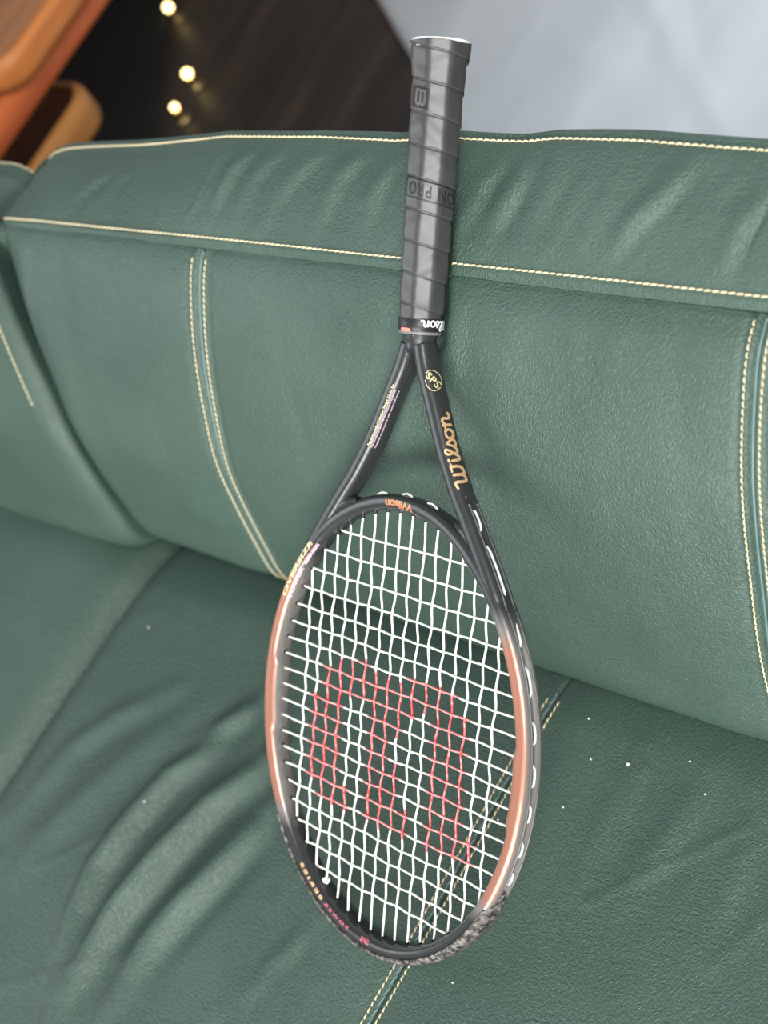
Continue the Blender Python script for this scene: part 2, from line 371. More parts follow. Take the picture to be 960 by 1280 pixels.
def build_back(xl_top, xl_bot, xr_top, xr_bot, seams, fine, parent, sink=0.0, fwd=0.0):
    """one seat's back: lower cushion and upper roll, both closed solids of a puffed section"""
    xs = grid_x(0, 1, [], 1) # placeholder, replaced below
    X0, X1 = min(xl_bot, xl_top), max(xr_bot, xr_top)
    gx = grid_x(xl_bot, xr_bot, seams, .0045 if fine else .012)
    s01 = (gx - xl_bot) / (xr_bot - xl_bot)
    def section(prL, prR, ts, lower):
        AL, AR = catmull(prL, ts), catmull(prR, ts)
        P = np.zeros((len(gx), len(ts), 3))
        for i, s in enumerate(gx):
            f = np.clip((s + .258) / .496, -.35 if fine else 0, 1.3)
            P[i, :, 1:] = AL * (1 - f) + AR * f
            P[i, :, 1] -= fwd
        return P
    out = []
    for part in ('back_cushion', 'head_roll'):
        lower = part == 'back_cushion'
        n = (190 if lower else 170) if fine else 70
        ts = np.linspace(0, 1, n)
        if lower: ts = np.unique(np.r_[ts, 1 - np.array([0, .001, .0025, .005, .008, .012, .017, .024, .03, .036])])
        else:
            ts = np.unique(np.r_[np.linspace(0, .33, n), np.linspace(.33, 1, n // 3), np.array([0, .0006, .0015, .003, .005, .008])])
        if lower: P = section(PL_, PR_, ts, True)
        else: P = section(head_profile(0), head_profile(1), ts, False)
        # outward normals of the section
        T = np.gradient(P, axis=1); Nn = np.stack([np.zeros_like(T[..., 0]), -T[..., 2], T[..., 1]], -1)
        Nn /= np.linalg.norm(Nn, axis=-1)[..., None] + 1e-12
        zz = P[..., 2]
        k = np.clip((zz - .45) / .32, 0, 1) ** 3
        e0 = (xl_top - xl_bot) * k; e1 = (xr_top - xr_bot) * k
        S = s01[:, None]
        wl = np.clip(1 - (gx[:, None] - xl_bot) / .22, 0, 1) ** 1.2; wr = np.clip(1 - (xr_bot - gx[:, None]) / .22, 0, 1) ** 1.2
        P[..., 0] = gx[:, None] + e0 * wl + e1 * wr
        x, y = P[..., 0], P[..., 1]
        D = np.zeros_like(x)
        # puffed ends
        dl = gx[:, None] - xl_bot; dr = xr_bot - gx[:, None]; de = np.minimum(dl, dr)
        R = .045 if fine else .03; q = np.clip(1 - de / R, 0, 1); D -= (.040 if fine else .014) * (1 - np.sqrt(np.maximum(1 - q ** 2, 0)))
        if lower:
            arc = (1 - ts)[None, :] * .42
            D -= .0010 * np.exp(-(arc / .0025) ** 2)                       # tucks in under the roll
            for sx in seams:
                d = gx[:, None] - sx
                D -= .0022 * np.exp(-(d / .0022) ** 2) - .0016 * np.exp(-((np.abs(d) - .0042) / .0024) ** 2) + .0030 * np.exp(-((np.abs(d) - .0105) / .003) ** 2) * .35
                D -= .0035 * np.exp(-(d / .03) ** 2)
            D += .0022 * vnoise(x, P[..., 2], 3, 26) + .0011 * vnoise(x + .3 * P[..., 2], P[..., 2] * .4, 5, 90)
            # soft vertical pulls hanging from the seam under the roll
            rr = np.random.default_rng(11)
            for _ in range(26):
                cx = rr.uniform(X0, X1); h = rr.uniform(.0006, .0016) * rr.choice([-1, 1]); wd = rr.uniform(.006, .016); ln = rr.uniform(.06, .2); sl = rr.uniform(-.2, .35)
                D += h * np.exp(-((x - cx + sl * arc) / wd) ** 2) * np.exp(-(arc / ln) ** 2) * np.clip(arc / .02, 0, 1)
        else:
            arc = ts[None, :] * 0 + np.r_[0, np.cumsum(np.linalg.norm(np.diff(P[len(gx) // 2], axis=0), axis=1))][None, :]
            D += .0010 * np.exp(-((arc - .006) / .003) ** 2)
            D -= .0012 * np.exp(-(arc / .0022) ** 2)
            top = np.exp(-((arc - .1015) / .004) ** 2)
            D -= .0016 * top
            D += .0020 * vnoise(x, y, 8, 34) * np.clip(arc / .02, 0, 1)
            fade = np.clip((arc - .004) / .018, 0, 1) * np.clip((.100 - arc) / .02, 0, 1)
            if fine:
                for ql, h, wd in ROLL_RIDGES:
                    l = [on_roll(q_) for q_ in ql]; d, t_, sd = segd(x, y, l)
                    env = np.sin(np.clip(t_, 0, 1) * math.pi * .86 + .22)
                    cc = sd / wd; D += .82 * fade * h * env * np.exp(-(d / (wd * 4)) ** 4) * (1.25 * np.exp(-((cc - 1.2) / 1.0) ** 2) - .95 * np.exp(-((cc + .12) / .40) ** 2) - .25 * np.exp(-((cc + 1.0) / 1.0) ** 2))
                rr = np.random.default_rng(21)
                for _ in range(60):
                    cx, cy = rr.uniform(-.5, .4), rr.uniform(.435, .49); an = math.radians(rr.uniform(38, 72)); ln = rr.uniform(.012, .04)
                    l = [(cx - ln * math.cos(an), cy - ln * math.sin(an)), (cx, cy), (cx + ln * math.cos(an + .2), cy + ln * math.sin(an + .2))]
                    d, t_, sd = segd(x, y, l); D += fade * rr.uniform(.0003, .0008) * np.exp(-(d / rr.uniform(.002, .005)) ** 2)
            P[..., 2] += (topline(x) if fine else 0) * np.clip(arc / .09, 0, 1)
            P[..., 2] -= sink * np.clip(arc / .09, 0, 1) ** 1.5
            # crest falls away at the ends
            q2 = np.clip(1 - de / .085, 0, 1); P[..., 2] -= (.012 if fine else .034) * q2 ** 2.2 * np.clip(arc / .06, 0, 1)
        P = P + Nn * D[..., None]
        # close the section: inner wall
        V = P.reshape(-1, 3)
        nx, nt_ = P.shape[:2]
        F = quads(nx, nt_)[:, ::-1]
        # core points closing the solid behind/inside
        if lower: core = np.array([(.45, .74), (.46, .55), (.42, .38)])
        else: core = np.array([(.50, .12), (.50, .60), (.47, .74)])
        Q = np.zeros((nx, 3, 3)); Q[..., 0] = P[:, -1:, 0] * .5 + P[:, :1, 0] * .5; Q[..., 1:] = core[None]
        V = np.vstack([V, Q.reshape(-1, 3)])
        base = nx * nt_
        ring = lambda i: np.r_[np.arange(i * nt_, (i + 1) * nt_), base + i * 3 + np.arange(3)]
        R0 = np.stack([ring(i) for i in range(nx)])            # closed rings
        m_ = R0.shape[1]; fs = []
        for j in range(nt_ - 1, m_):
            j2 = (j + 1) % m_; fs.append(np.stack([R0[:-1, j], R0[:-1, j2], R0[1:, j2], R0[1:, j]], 1))
        F = np.vstack([F] + fs)
        if fine: V = yield_to_racket(V)
        me = mesh_from(part, V - SO, F, LEATHER)
        # end caps
        import bmesh
        bm = bmesh.new(); bm.from_mesh(me); bm.verts.ensure_lookup_table()
        for i, rev in ((0, False), (nx - 1, True)):
            vs = [bm.verts[int(k_)] for k_ in R0[i]]
            try: f = bm.faces.new(vs if rev else vs[::-1]); f.smooth = False
            except ValueError: pass
        bmesh.ops.triangulate(bm, faces=[f for f in bm.faces if len(f.verts) > 4])
        bm.to_mesh(me); bm.free()
        o = obj(part, me, parent)
        Pd = V[:nx * nt_].reshape(nx, nt_, 3)
        out.append((o, gx, ts, Pd))
    return out

def interp_surface(gx, ts, Pd, x, t):
    """surface point and outward normal at section x, parameter t"""
    i = np.clip(np.searchsorted(gx, x) - 1, 0, len(gx) - 2); j = np.clip(np.searchsorted(ts, t) - 1, 0, len(ts) - 2)
    fx = (x - gx[i]) / (gx[i + 1] - gx[i]); ft = (t - ts[j]) / (ts[j + 1] - ts[j])
    a, b, c, d = Pd[i, j], Pd[i + 1, j], Pd[i, j + 1], Pd[i + 1, j + 1]
    p = a * (1 - fx) * (1 - ft) + b * fx * (1 - ft) + c * (1 - fx) * ft + d * fx * ft
    n = np.cross(b - a, c - a); n /= np.linalg.norm(n) + 1e-12
    if n @ np.array([0, -.5, .8]) < 0: n = -n
    return p, n

def stitches(path, norms, parent, pitch=.0056, duty=.78, r=.00058, off=.0003, slant=.0004, lift=.0007):
    path = np.asarray(path); norms = np.asarray(norms)
    s = np.r_[0, np.cumsum(np.linalg.norm(np.diff(path, axis=0), axis=1))]
    a = Acc(); k = int(s[-1] / pitch)
    for i in range(k):
        m_ = np.array([0, .12, .5, .88, 1.0]) * pitch * duty + i * pitch
        P = np.stack([np.interp(m_, s, path[:, c]) for c in range(3)], 1); Nn = np.stack([np.interp(m_, s, norms[:, c]) for c in range(3)], 1)
        Tn = P[-1] - P[0]; Tn /= np.linalg.norm(Tn) + 1e-9; B = np.cross(Nn, Tn)
        P = P + Nn * (off + np.array([-.0008, .3 * lift, lift * .8, .3 * lift, -.0008]))[:, None] + B * (slant * np.linspace(-1, 1, 5))[:, None]
        if ((((P[2] + SO) - YS[:, :3]) ** 2).sum(1) < (YS[:, 3] + .0008) ** 2).any(): continue      # pressed flat under the racket
        a.add(*tube(P, r * np.array([.7, 1, 1.1, 1, .7]), 6, cap=False))
    return a.build('stitching', THREAD, parent, kind='stuff')

def seam_line(sec, pts, parent, **kw):
    o, gx, ts, Pd = sec
    R = [interp_surface(gx, ts, Pd, x, t) for x, t in pts]
    P = np.array([r[0] for r in R]) - SO; Nn = np.array([r[1] for r in R])
    return stitches(P, Nn, parent, **kw)

main_b = build_back(-.562, -.466, .57, .49, SEAMS, True, sofa)
# the roll's two rows of stitches
o, gx, ts, Pd = main_b[1]
arc = np.r_[0, np.cumsum(np.linalg.norm(np.diff(Pd[len(gx) // 2], axis=0), axis=1))]
t_at = lambda a_: float(np.interp(a_, arc, ts))
xs = np.linspace(-.458, .484, 500)
seam_line(main_b[1], [(x, t_at(.0100)) for x in xs], o, r=.00075)
seam_line(main_b[1], [(x, t_at(.1015)) for x in xs], o, r=.00075)
ol, gxl, tsl, Pdl = main_b[0]
for sx in SEAMS:
    tt = np.linspace(.12, .994, 300)
    for s_ in (-1, 1): seam_line(main_b[0], [(sx + s_ * .0060, t_) for t_ in tt], ol, r=.00062, pitch=.0052)
    R_ = [interp_surface(gxl, tsl, Pdl, sx, t_) for t_ in tt]
    P = np.array([r[0] + r[1] * .0013 for r in R_]) - SO; a = Acc(); a.add(*tube(P, .0011, 8)); a.build('piping', PIPING, ol)
# neighbouring seat to the left
left_b = build_back(-1.52, -1.44, -.556, -.449, [-1.2, -.72], False, sofa, .055, .012)
for sec in left_b[:1]:
    seam_line(sec, [(-.449 - .022, t_) for t_ in np.linspace(.66, .99, 160)], sec[0], r=.00075)
o2, gx2, ts2, Pd2 = left_b[1]
arc2 = np.r_[0, np.cumsum(np.linalg.norm(np.diff(Pd2[len(gx2) // 2], axis=0), axis=1))]
for aa in (.0100, .102):
    seam_line(left_b[1], [(x, float(np.interp(aa, arc2, ts2))) for x in np.linspace(-1.43, -.474, 300)], o2, r=.00075)

# seats: height fields with a rolled rim, closed underneath
SEAT_RIDGES = [  # picture lines of the long soft folds at the left of the seat
    ([(285, 925), (262, 950), (225, 978), (180, 1035), (142, 1093), (118, 1150), (100, 1215)], .0085, .0110),
    ([(330, 965), (300, 990), (271, 1014), (217, 1077), (167, 1143), (137, 1193), (96, 1270)], .0110, .0120),
    ([(332, 1030), (292, 1077), (233, 1143), (200, 1185), (170, 1235)], .0080, .0115),
    ([(230, 915), (180, 955), (120, 1015), (80, 1060), (40, 1130)], .0030, .0150),
    ([(205, 880), (160, 905), (110, 945), (60, 1010)], .0026, .0110),
    ([(330, 880), (300, 905), (262, 925)], .0030, .009),
    ([(880, 990), (850, 1040), (800, 1110)], .0018, .012), ([(800, 960), (775, 1010), (740, 1080)], .0014, .010),
    ([(390, 1165), (340, 1215), (310, 1262)], .0018, .008), ([(372, 1180), (352, 1235), (340, 1290)], .0014, .007),
    ([(945, 1010), (930, 1090), (900, 1160)], .0014, .010)]
def seat(xl, xr, yf, yb, h, fine, ridges, seam, parent, rim=.035, drop=.16, tilt=0.0):
    st_ = .0026 if fine else .008
    gx = grid_x(xl, xr, [], st_)
    if seam: gx = np.unique(np.r_[gx, np.linspace(-.03, .07, 120)])
    gy = np.unique(np.r_[np.linspace(yf, yb, int((yb - yf) / (st_ * 1.3))), yf + np.array([.001, .003, .006, .01, .016])])
    X, Y = np.meshgrid(gx, gy, indexing='ij'); Z = np.full_like(X, h)
    Z += .0025 * vnoise(X, Y, 31 if fine else 32, 22)
    if not fine: Z -= .066 * np.clip(1 - (xr - X) / .27, 0, 1) ** 1.6
    for ql, hh, wd in ridges:
        l = [un(q_, 2, h)[:2] for q_ in ql]; d, t_, sd = segd(X, Y, l)
        env = np.sin(np.clip(t_ * .9 + .05, 0, 1) * math.pi) ** .6
        Z += 1.35 * hh * env * (np.exp(-((sd - .6 * wd) / wd) ** 2) - .35 * np.exp(-((sd + 1.3 * wd) / (.9 * wd)) ** 2)) * np.exp(-(d / (wd * 3.2)) ** 4)
    if fine:
        rr = np.random.default_rng(5)
        for _ in range(46):
            cx, cy = rr.uniform(xl, xr), rr.uniform(-.3, .2); an = math.radians(rr.uniform(30, 100)); ln = rr.uniform(.015, .07)
            l = [(cx - ln * math.cos(an), cy - ln * math.sin(an)), (cx + ln * math.cos(an), cy + ln * math.sin(an))]
            d, t_, sd = segd(X, Y, l); Z += rr.uniform(.0003, .0009) * np.exp(-(d / rr.uniform(.004, .011)) ** 2)
    # towards the back the leather dips into the crease
    Z -= .018 * np.clip((Y - .215) / .08, 0, 1) ** 1.6
    if seam:
        cx = .0158 + .075 * (Y + .0) * .9
        d = X - (.014 + (Y + .06) * .09)
        Z -= .0024 * np.exp(-(d / .0018) ** 2)
        Z -= .0028 * np.exp(-(d / .022) ** 2)
    de = np.minimum(np.minimum(X - xl, xr - X), Y - yf)
    q = np.clip(1 - de / rim, 0, 1); Z -= rim * (1 - np.sqrt(np.maximum(1 - q ** 2, 0)))
    X = X - .11 * (.25 - Y) * (np.clip((xl + .30 - X) / .30, 0, 1) if fine else np.clip((X - xr + .5) / .5, 0, 1))
    top = np.stack([X, Y, Z], -1).reshape(-1, 3)
    if fine: top = yield_to_racket(top)
    nA, nB = X.shape
    rimi = [i * nB for i in range(nA)] + [(nA - 1) * nB + j for j in range(1, nB)] + [i * nB + nB - 1 for i in range(nA - 2, -1, -1)] + [j for j in range(nB - 2, 0, -1)]
    rimi = np.array(rimi); low = top[rimi].copy(); low[:, 2] = h - drop
    V = np.vstack([top, low]); n0 = len(top); k = np.arange(len(rimi)); k2 = (k + 1) % len(rimi)
    F = np.vstack([quads(nA, nB), np.stack([rimi[k], n0 + k, n0 + k2, rimi[k2]], 1)])
    me = mesh_from('seat_cushion', V - SO, F, LEATHER)
    import bmesh
    bm = bmesh.new(); bm.from_mesh(me); bm.verts.ensure_lookup_table()
    f = bm.faces.new([bm.verts[n0 + int(i)] for i in k][::-1]); bmesh.ops.triangulate(bm, faces=[f]); bm.to_mesh(me); bm.free()
    o = obj('seat_cushion', me, parent)
    return o, gx, gy, top.reshape(nA, nB, 3)
sm = seat(-.458, .492, -.33, .30, .450, True, SEAT_RIDGES, True, sofa)
yy = np.linspace(-.325, .238, 400)
for s_ in (-1, 0, 1):
    pts = [(.014 + (y + .06) * .09 + s_ * .0056, y) for y in yy]
    R_ = [interp_surface(sm[1], sm[2], sm[3], x, y) for x, y in pts]
    P = np.array([r[0] for r in R_]) - SO; Nn = np.array([r[1] for r in R_])
    if not s_:
        for e__ in (-.0056, .0056): P[:, 2] += .5 * (np.array([interp_surface(sm[1], sm[2], sm[3], x + e__, y)[0][2] for x, y in pts]) - P[:, 2]) if e__ < 0 else 0
        P[:, 2] = np.convolve(np.pad(P[:, 2], 12, mode='edge'), np.ones(25) / 25, mode='valid')
    if s_: stitches(P, Nn, sm[0], r=.00062, pitch=.0054)
    else: a = Acc(); a.add(*tube(P + Nn * .0016, .0008, 8)); a.build('piping', PIPING, sm[0])
sl = seat(-1.44, -.446, -.33, .30, .498, False, [], False, sofa, rim=.045)

# base, front panels and right arm, so that the sofa stands
def rbox(x0, x1, y0, y1, z0, z1, r, name, m, parent, seg=5):
    import bmesh
    bm = bmesh.new(); bmesh.ops.create_cube(bm, size=1)
    for v in bm.verts: v.co = Vector(((x0 + x1) / 2 + v.co.x * (x1 - x0), (y0 + y1) / 2 + v.co.y * (y1 - y0), (z0 + z1) / 2 + v.co.z * (z1 - z0))) - Vector(SO)
    bmesh.ops.bevel(bm, geom=bm.edges[:], offset=r, segments=seg, affect='EDGES', profile=.5)
    me = bpy.data.meshes.new(name); bm.to_mesh(me); bm.free()
    me.polygons.foreach_set('use_smooth', np.ones(len(me.polygons), bool)); me.materials.append(m)
    return obj(name, me, parent)
rbox(-1.43, .48, -.29, .50, .06, .285, .02, 'base', LEATHER, sofa)
rbox(-.452, .485, -.345, -.30, .08, .40, .018, 'front_panel', LEATHER, sofa)
rbox(-1.44, -.462, -.345, -.30, .08, .41, .018, 'front_panel', LEATHER, sofa)
rbox(.50, .72, -.34, .46, .06, .62, .07, 'armrest', LEATHER, sofa, 8)
FEET = simple('black_plastic', (.01, .01, .01), .5)
for x in (-1.35, -.45, .42):
    for y in (-.22, .44): a = Acc(); a.add(*tube([(x + .4, y - .2, 0), (x + .4, y - .2, .065)], .025, 14)); a.build('foot', FEET, sofa)

# lint specks lying on the leather
LINT = simple('white_lint', (.75, .78, .76), .9)
a = Acc()
for q in [(785, 955), (735, 897), (703, 1008), (738, 948), (187, 1006), (198, 1042), (232, 1120), (185, 783), (620, 1022), (881, 992), (862, 951), (564, 1227)]:
    p_ = un(q, 2, .4525); r = .0008 if q != (785, 955) else .0013
    i = np.argmin(np.abs(sm[1] - p_[0])); j = np.argmin(np.abs(sm[2] - p_[1])); zz = sm[3][i, j, 2]
    V, F = ball((p_[0], p_[1], zz + r * 1.08), r, 6, 8); a.add(V, F)
o = a.build('lint', LINT, None, kind='stuff'); o['label'] = 'tiny white lint specks scattered on the green leather seat'; o['category'] = 'lint'

# ------------------------------------------------------------------ racket
TW = rw(TIP)
rk = thing('tennis_racket', TW, 'black and bronze tennis racket with white strings leaning on the green sofa', 'tennis racket', RR)
def L(P): return np.asarray(P, float) - TIP            # racket space -> local space of the empty

def paint_mat():
    m, nt, b = mat('racket_paint_sheen'); K = nt.links.new
    at = N(nt, 'ShaderNodeAttribute', attribute_name='paint'); tc = N(nt, 'ShaderNodeTexCoord')
    n = N(nt, 'ShaderNodeTexNoise', Scale=900.0, Detail=2.0); K(tc.outputs['Object'], n.inputs['Vector'])
    n2 = N(nt, 'ShaderNodeTexNoise', Scale=60.0, Detail=6.0, Roughness=.7); K(tc.outputs['Object'], n2.inputs['Vector'])
    mix = N(nt, 'ShaderNodeValToRGB'); el = mix.color_ramp.elements
    el[0].color = (.038, .041, .042, 1); el[1].color = (.38, .165, .11, 1); e5 = el.new(.5); e5.color = (.21, .195, .185, 1)  # middle stop: silver sheen of the lit sides, painted into the colour
    K(at.outputs['Fac'], mix.inputs['Fac'])
    sp = N(nt, 'ShaderNodeValToRGB'); sp.color_ramp.elements[0].position = .66; sp.color_ramp.elements[1].position = .74
    K(n.outputs['Fac'], sp.inputs['Fac'])
    fl = N(nt, 'ShaderNodeMixRGB'); fl.blend_type = 'ADD'; fl.inputs[2].default_value = (.10, .10, .095, 1)
    K(sp.outputs['Color'], fl.inputs['Fac']); K(mix.outputs[0], fl.inputs[1])
    wear = N(nt, 'ShaderNodeValToRGB'); wear.color_ramp.elements[0].position = .70; wear.color_ramp.elements[1].position = .72; K(n2.outputs['Fac'], wear.inputs['Fac'])
    wr = N(nt, 'ShaderNodeMixRGB'); wr.inputs[2].default_value = (.3, .28, .26, 1); K(wear.outputs['Color'], wr.inputs['Fac']); K(fl.outputs[0], wr.inputs[1])
    K(wr.outputs[0], b.inputs['Base Color'])
    b.inputs['Roughness'].default_value = .33; b.inputs['Metallic'].default_value = .45
    b.inputs['Coat Weight'].default_value = .25; b.inputs['Coat Roughness'].default_value = .2
    return m
PAINT = paint_mat()
def super_sec(n, a, b, e=2.6):
    ph = np.arange(n) * 2 * math.pi / n
    c, s = np.cos(ph), np.sin(ph)
    return np.sign(c) * np.abs(c) ** (2 / e) * a / 2, np.sign(s) * np.abs(s) ** (2 / e) * b / 2, ph
def sweep2(path, radial, a, b, closed, groove=None, n=48, e=2.6, bump=None):
    """tube along a planar path in the face plane; radial = in-plane outward unit; section spanned by radial and face normal"""
    m_ = len(path); R_, W_, ph = super_sec(n, 1, 1, e)
    a = np.broadcast_to(a, (m_,)); b = np.broadcast_to(b, (m_,))
    r = R_[None] * a[:, None]; w = W_[None] * b[:, None]
    if groove is not None:
        g = np.exp(-(w / .0030) ** 4) * (r > 0); r = r - .0030 * g * np.asarray(groove)[:, None]
    if bump is not None: r = r - np.asarray(bump)[:, None] * np.clip(-R_ * 2, 0, 1)[None] ** .5
    V = np.zeros((m_, n, 3)); V[..., :2] = path[:, None] + r[..., None] * radial[:, None]; V[..., 2] = w
    return V, quads(m_, n, closed, True), np.cos(ph), np.sin(ph)
n_h = 360
th = np.arange(n_h) * 2 * math.pi / n_h
hp = np.stack([AX * np.cos(th), AY * np.sin(th)], 1)
hr = np.stack([np.cos(th) / AX, np.sin(th) / AY], 1); hr /= np.linalg.norm(hr, axis=1)[:, None]
hu = hp[:, 1]
sm_ = lambda x, a, b: np.clip((x - a) / (b - a), 0, 1)
throat = sm_(hu, .145, .168)                                  # the bridge is slimmer
ha = .0132 - .0015 * throat; hb = .0205 - .0045 * throat
groove = sm_(hu, .105, .09) * (np.abs(hu) < 9)
bump = .0030 * sm_(hu, -.040, -.032) * sm_(hu, .026, .018)
Vh, Fh, ch, sh = sweep2(hp, hr, ha, hb, True, groove, 48, 2.6, bump)
def paint_sheen_of(V, sinphi, cosphi):
    u = V[..., 1]; f = sm_(u, .118, .090) * sm_(u, -.112, -.088)
    face = .5 + .5 * np.clip((np.abs(sinphi) - .62) / .25, 0, 1)  # sides at half value carry the painted-in silver sheen
    return f * face * (np.abs(V[..., 0]) > .07)
def acc_paint(name, items, m, parent):
    a = Acc(); pv = []
    for V, F, pa in items:
        a.add(V.reshape(-1, 3), F); pv.append(np.asarray(pa).ravel())
    me = mesh_from(name, L(np.vstack(a.V)), a.F, m)
    at = me.attributes.new('paint', 'FLOAT', 'POINT'); at.data.foreach_set('value', np.concatenate(pv).astype(np.float32))
    return obj(name, me, parent)
items = [(Vh, Fh, paint_sheen_of(Vh, sh[None], ch[None]))]
arm_r = {}
for s_ in (-1, 1):
    pth = ARM * np.array([s_, 1]); T = np.gradient(pth, axis=0); T /= np.linalg.norm(T, axis=1)[:, None]
    rad = np.stack([-T[:, 1], T[:, 0]], 1); rad *= s_
    if rad[20, 0] * s_ < 0: rad = -rad
    u = pth[:, 1]
    k = sm_(u, .125, .085)
    aa = .0138 - .0006 * sm_(u, .16, .08) ; b_ = .0192 + .0013 * sm_(u, .2, .09)
    aa = aa * (1 - .35 * k); b_ = b_ * (1 - .22 * k)
    gr = sm_(u, .184, .177) * sm_(u, .085, .095)
    V, F, c_, s2 = sweep2(pth, rad, aa, b_, False, gr, 48, 2.5)
    items.append((V, F, paint_sheen_of(V, s2[None], c_[None]))); arm_r[s_] = (pth, rad, aa, b_)
# fork crotch: short solid where both arms meet under the collar
V, F = tube([(0, .284, 0), (0, .292, 0), (0, .305, 0), (0, .32, 0)], [.0095, .0125, .0145, .015], 24)
V[:, 2] *= .92; items.append((V, F, np.zeros(len(V))))
# fillets where arms meet the bridge
for s_ in (-1, 1):
    P = catmull([(s_ * .076, .150), (s_ * .066, .1615), (s_ * .052, .1665)], 10)
    V, F = tube(np.c_[P, P[:, 0] * 0], [.003, .0045, .0055, .006, .0062, .006, .0056, .005, .004, .003], 16); V[:, 2] *= 1.25
    items.append((V, F, np.zeros(len(V))))
frame = acc_paint('frame', items, PAINT, rk)

# bumper guard round the tip: scuffed outer skin
def bumper_mat():
    m, nt, b = mat('scuffed_guard'); K = nt.links.new
    tc = N(nt, 'ShaderNodeTexCoord'); mp = N(nt, 'ShaderNodeMapping'); K(tc.outputs['Object'], mp.inputs['Vector'])
    n = N(nt, 'ShaderNodeTexNoise', Scale=230.0, Detail=8.0, Roughness=.7); K(mp.outputs[0], n.inputs['Vector'])
    cr = N(nt, 'ShaderNodeValToRGB'); cr.color_ramp.elements[0].position = .46; cr.color_ramp.elements[1].position = .72
    cr.color_ramp.elements[0].color = (.016, .015, .015, 1); cr.color_ramp.elements[1].color = (.36, .33, .30, 1)
    K(n.outputs['Fac'], cr.inputs['Fac']); K(cr.outputs['Color'], b.inputs['Base Color'])
    bp = N(nt, 'ShaderNodeBump', Strength=.8, Distance=.0008); K(n.outputs['Fac'], bp.inputs['Height']); K(bp.outputs[0], b.inputs['Normal'])
    b.inputs['Roughness'].default_value = .6
    return m
GUARD = bumper_mat()
BLACKP = simple('black_nylon', (.012, .012, .013), .42)
sel = np.linspace(math.radians(180 + 29), math.radians(360 - 29), 150)
bp_ = np.stack([AX * np.cos(sel), AY * np.sin(sel)], 1); br = np.stack([np.cos(sel) / AX, np.sin(sel) / AY], 1); br /= np.linalg.norm(br, axis=1)[:, None]
ph = np.radians(np.linspace(-78, 78, 30)); e = 2.6
endf = np.minimum(1, np.minimum(np.arange(150), np.arange(150)[::-1]) / 10.0) ** .5
rows = []
for thick, flip in ((.0016, False), (-.001, True)):
    c_, s_ = np.cos(ph * 1), np.sin(ph)
    R_ = np.abs(c_) ** (2 / e) * .0132 / 2; W_ = np.sign(s_) * np.abs(s_) ** (2 / e) * .0205 / 2
    prof_r = R_ + thick * np.cos(ph) ; prof_w = W_ * (1 + (thick * 1.0 / .0102))
    prof_r = prof_r[None] * (1 - .25 * (1 - endf)[:, None]) if thick > 0 else np.repeat(prof_r[None], 150, 0)
    V = np.zeros((150, 30, 3)); V[..., :2] = bp_[:, None] + prof_r[..., None] * br[:, None]; V[..., 2] = prof_w[None] * (.3 + .7 * endf[:, None])
    rows.append(V)
G = np.concatenate([rows[0], rows[1][:, ::-1]], 1)
a = Acc(); a.add(G.reshape(-1, 3), quads(150, 60, False, True)); V = np.vstack(a.V)
o = obj('bumper_guard', mesh_from('bumper_guard', L(V), quads(150, 60, False, True), GUARD), rk)

# strings ------------------------------------------------------------
def string_mat():
    m, nt, b = mat('string_nylon'); K = nt.links.new
    at = N(nt, 'ShaderNodeAttribute', attribute_name='ink'); tc = N(nt, 'ShaderNodeTexCoord')
    n = N(nt, 'ShaderNodeTexNoise', Scale=260.0, Detail=3.0); K(tc.outputs['Object'], n.inputs['Vector'])
    mr = N(nt, 'ShaderNodeMapRange'); mr.inputs['From Min'].default_value = .36; mr.inputs['From Max'].default_value = .60
    mr.inputs['To Min'].default_value = .72; mr.inputs['To Max'].default_value = 1.0; K(n.outputs['Fac'], mr.inputs['Value'])
    mu = N(nt, 'ShaderNodeMath'); mu.operation = 'MULTIPLY'; K(mr.outputs[0], mu.inputs[0]); K(at.outputs['Fac'], mu.inputs[1])
    mix = N(nt, 'ShaderNodeMixRGB'); mix.inputs[1].default_value = (.80, .82, .76, 1); mix.inputs[2].default_value = (.66, .035, .05, 1)
    K(mu.outputs[0], mix.inputs['Fac']); K(mix.outputs[0], b.inputs['Base Color']); b.inputs['Roughness'].default_value = .35
    return m
STR = string_mat()
INK = {2: [(-.0647, .005)], 3: [(-.0779, .0293)], 4: [(-.0802, .0389)], 5: [(.0128, .0413), (-.0801, -.0603)], 6: [(.0142, .0449)], 7: [(-.0788, .04)], 8: [(-.0811, .0402)], 9: [(-.0053, .0387), (-.0782, -.0267)], 10: [(.0148, .0438), (-.0803, -.0579)], 11: [(.0217, .0441)], 12: [(-.0809, .0445)], 13: [(-.0792, .0419)], 14: [(-.0778, .0299)], 15: [(-.0769, -.0554)]}
kk = np.arange(16) - 7.5; MV = .0134880 * kk * (1 + 2.04524e-4 * kk * kk)
jj = np.arange(20) - 9.5; CU = -(.0044951 + .0129513 * jj - 6.78546e-5 * jj ** 2 + 1.758285e-5 * jj ** 3)
WI, HI = .2636 / 2, .3335 / 2
def ink_at(v, u):
    i = int(np.argmin(np.abs(MV - v))) + 1
    return 1.0 if any(a_ - .001 <= u <= b_ + .001 for a_, b_ in INK.get(i, [])) else 0.0
def add_string(P, name, faint=1.0):
    V, F = tube(P, .00086, 7)
    me = mesh_from(name, L(V), [tuple(dict.fromkeys(map(int, f))) for f in F], STR)
    ink = np.array([ink_at(p_[0], p_[1]) * faint for p_ in P]); val = np.r_[np.repeat(ink, 7), 0, 0]
    at = me.attributes.new('ink', 'FLOAT', 'POINT'); at.data.foreach_set('value', val.astype(np.float32))
    return obj(name, me, rk)
AMP = .00075
main_ends = []
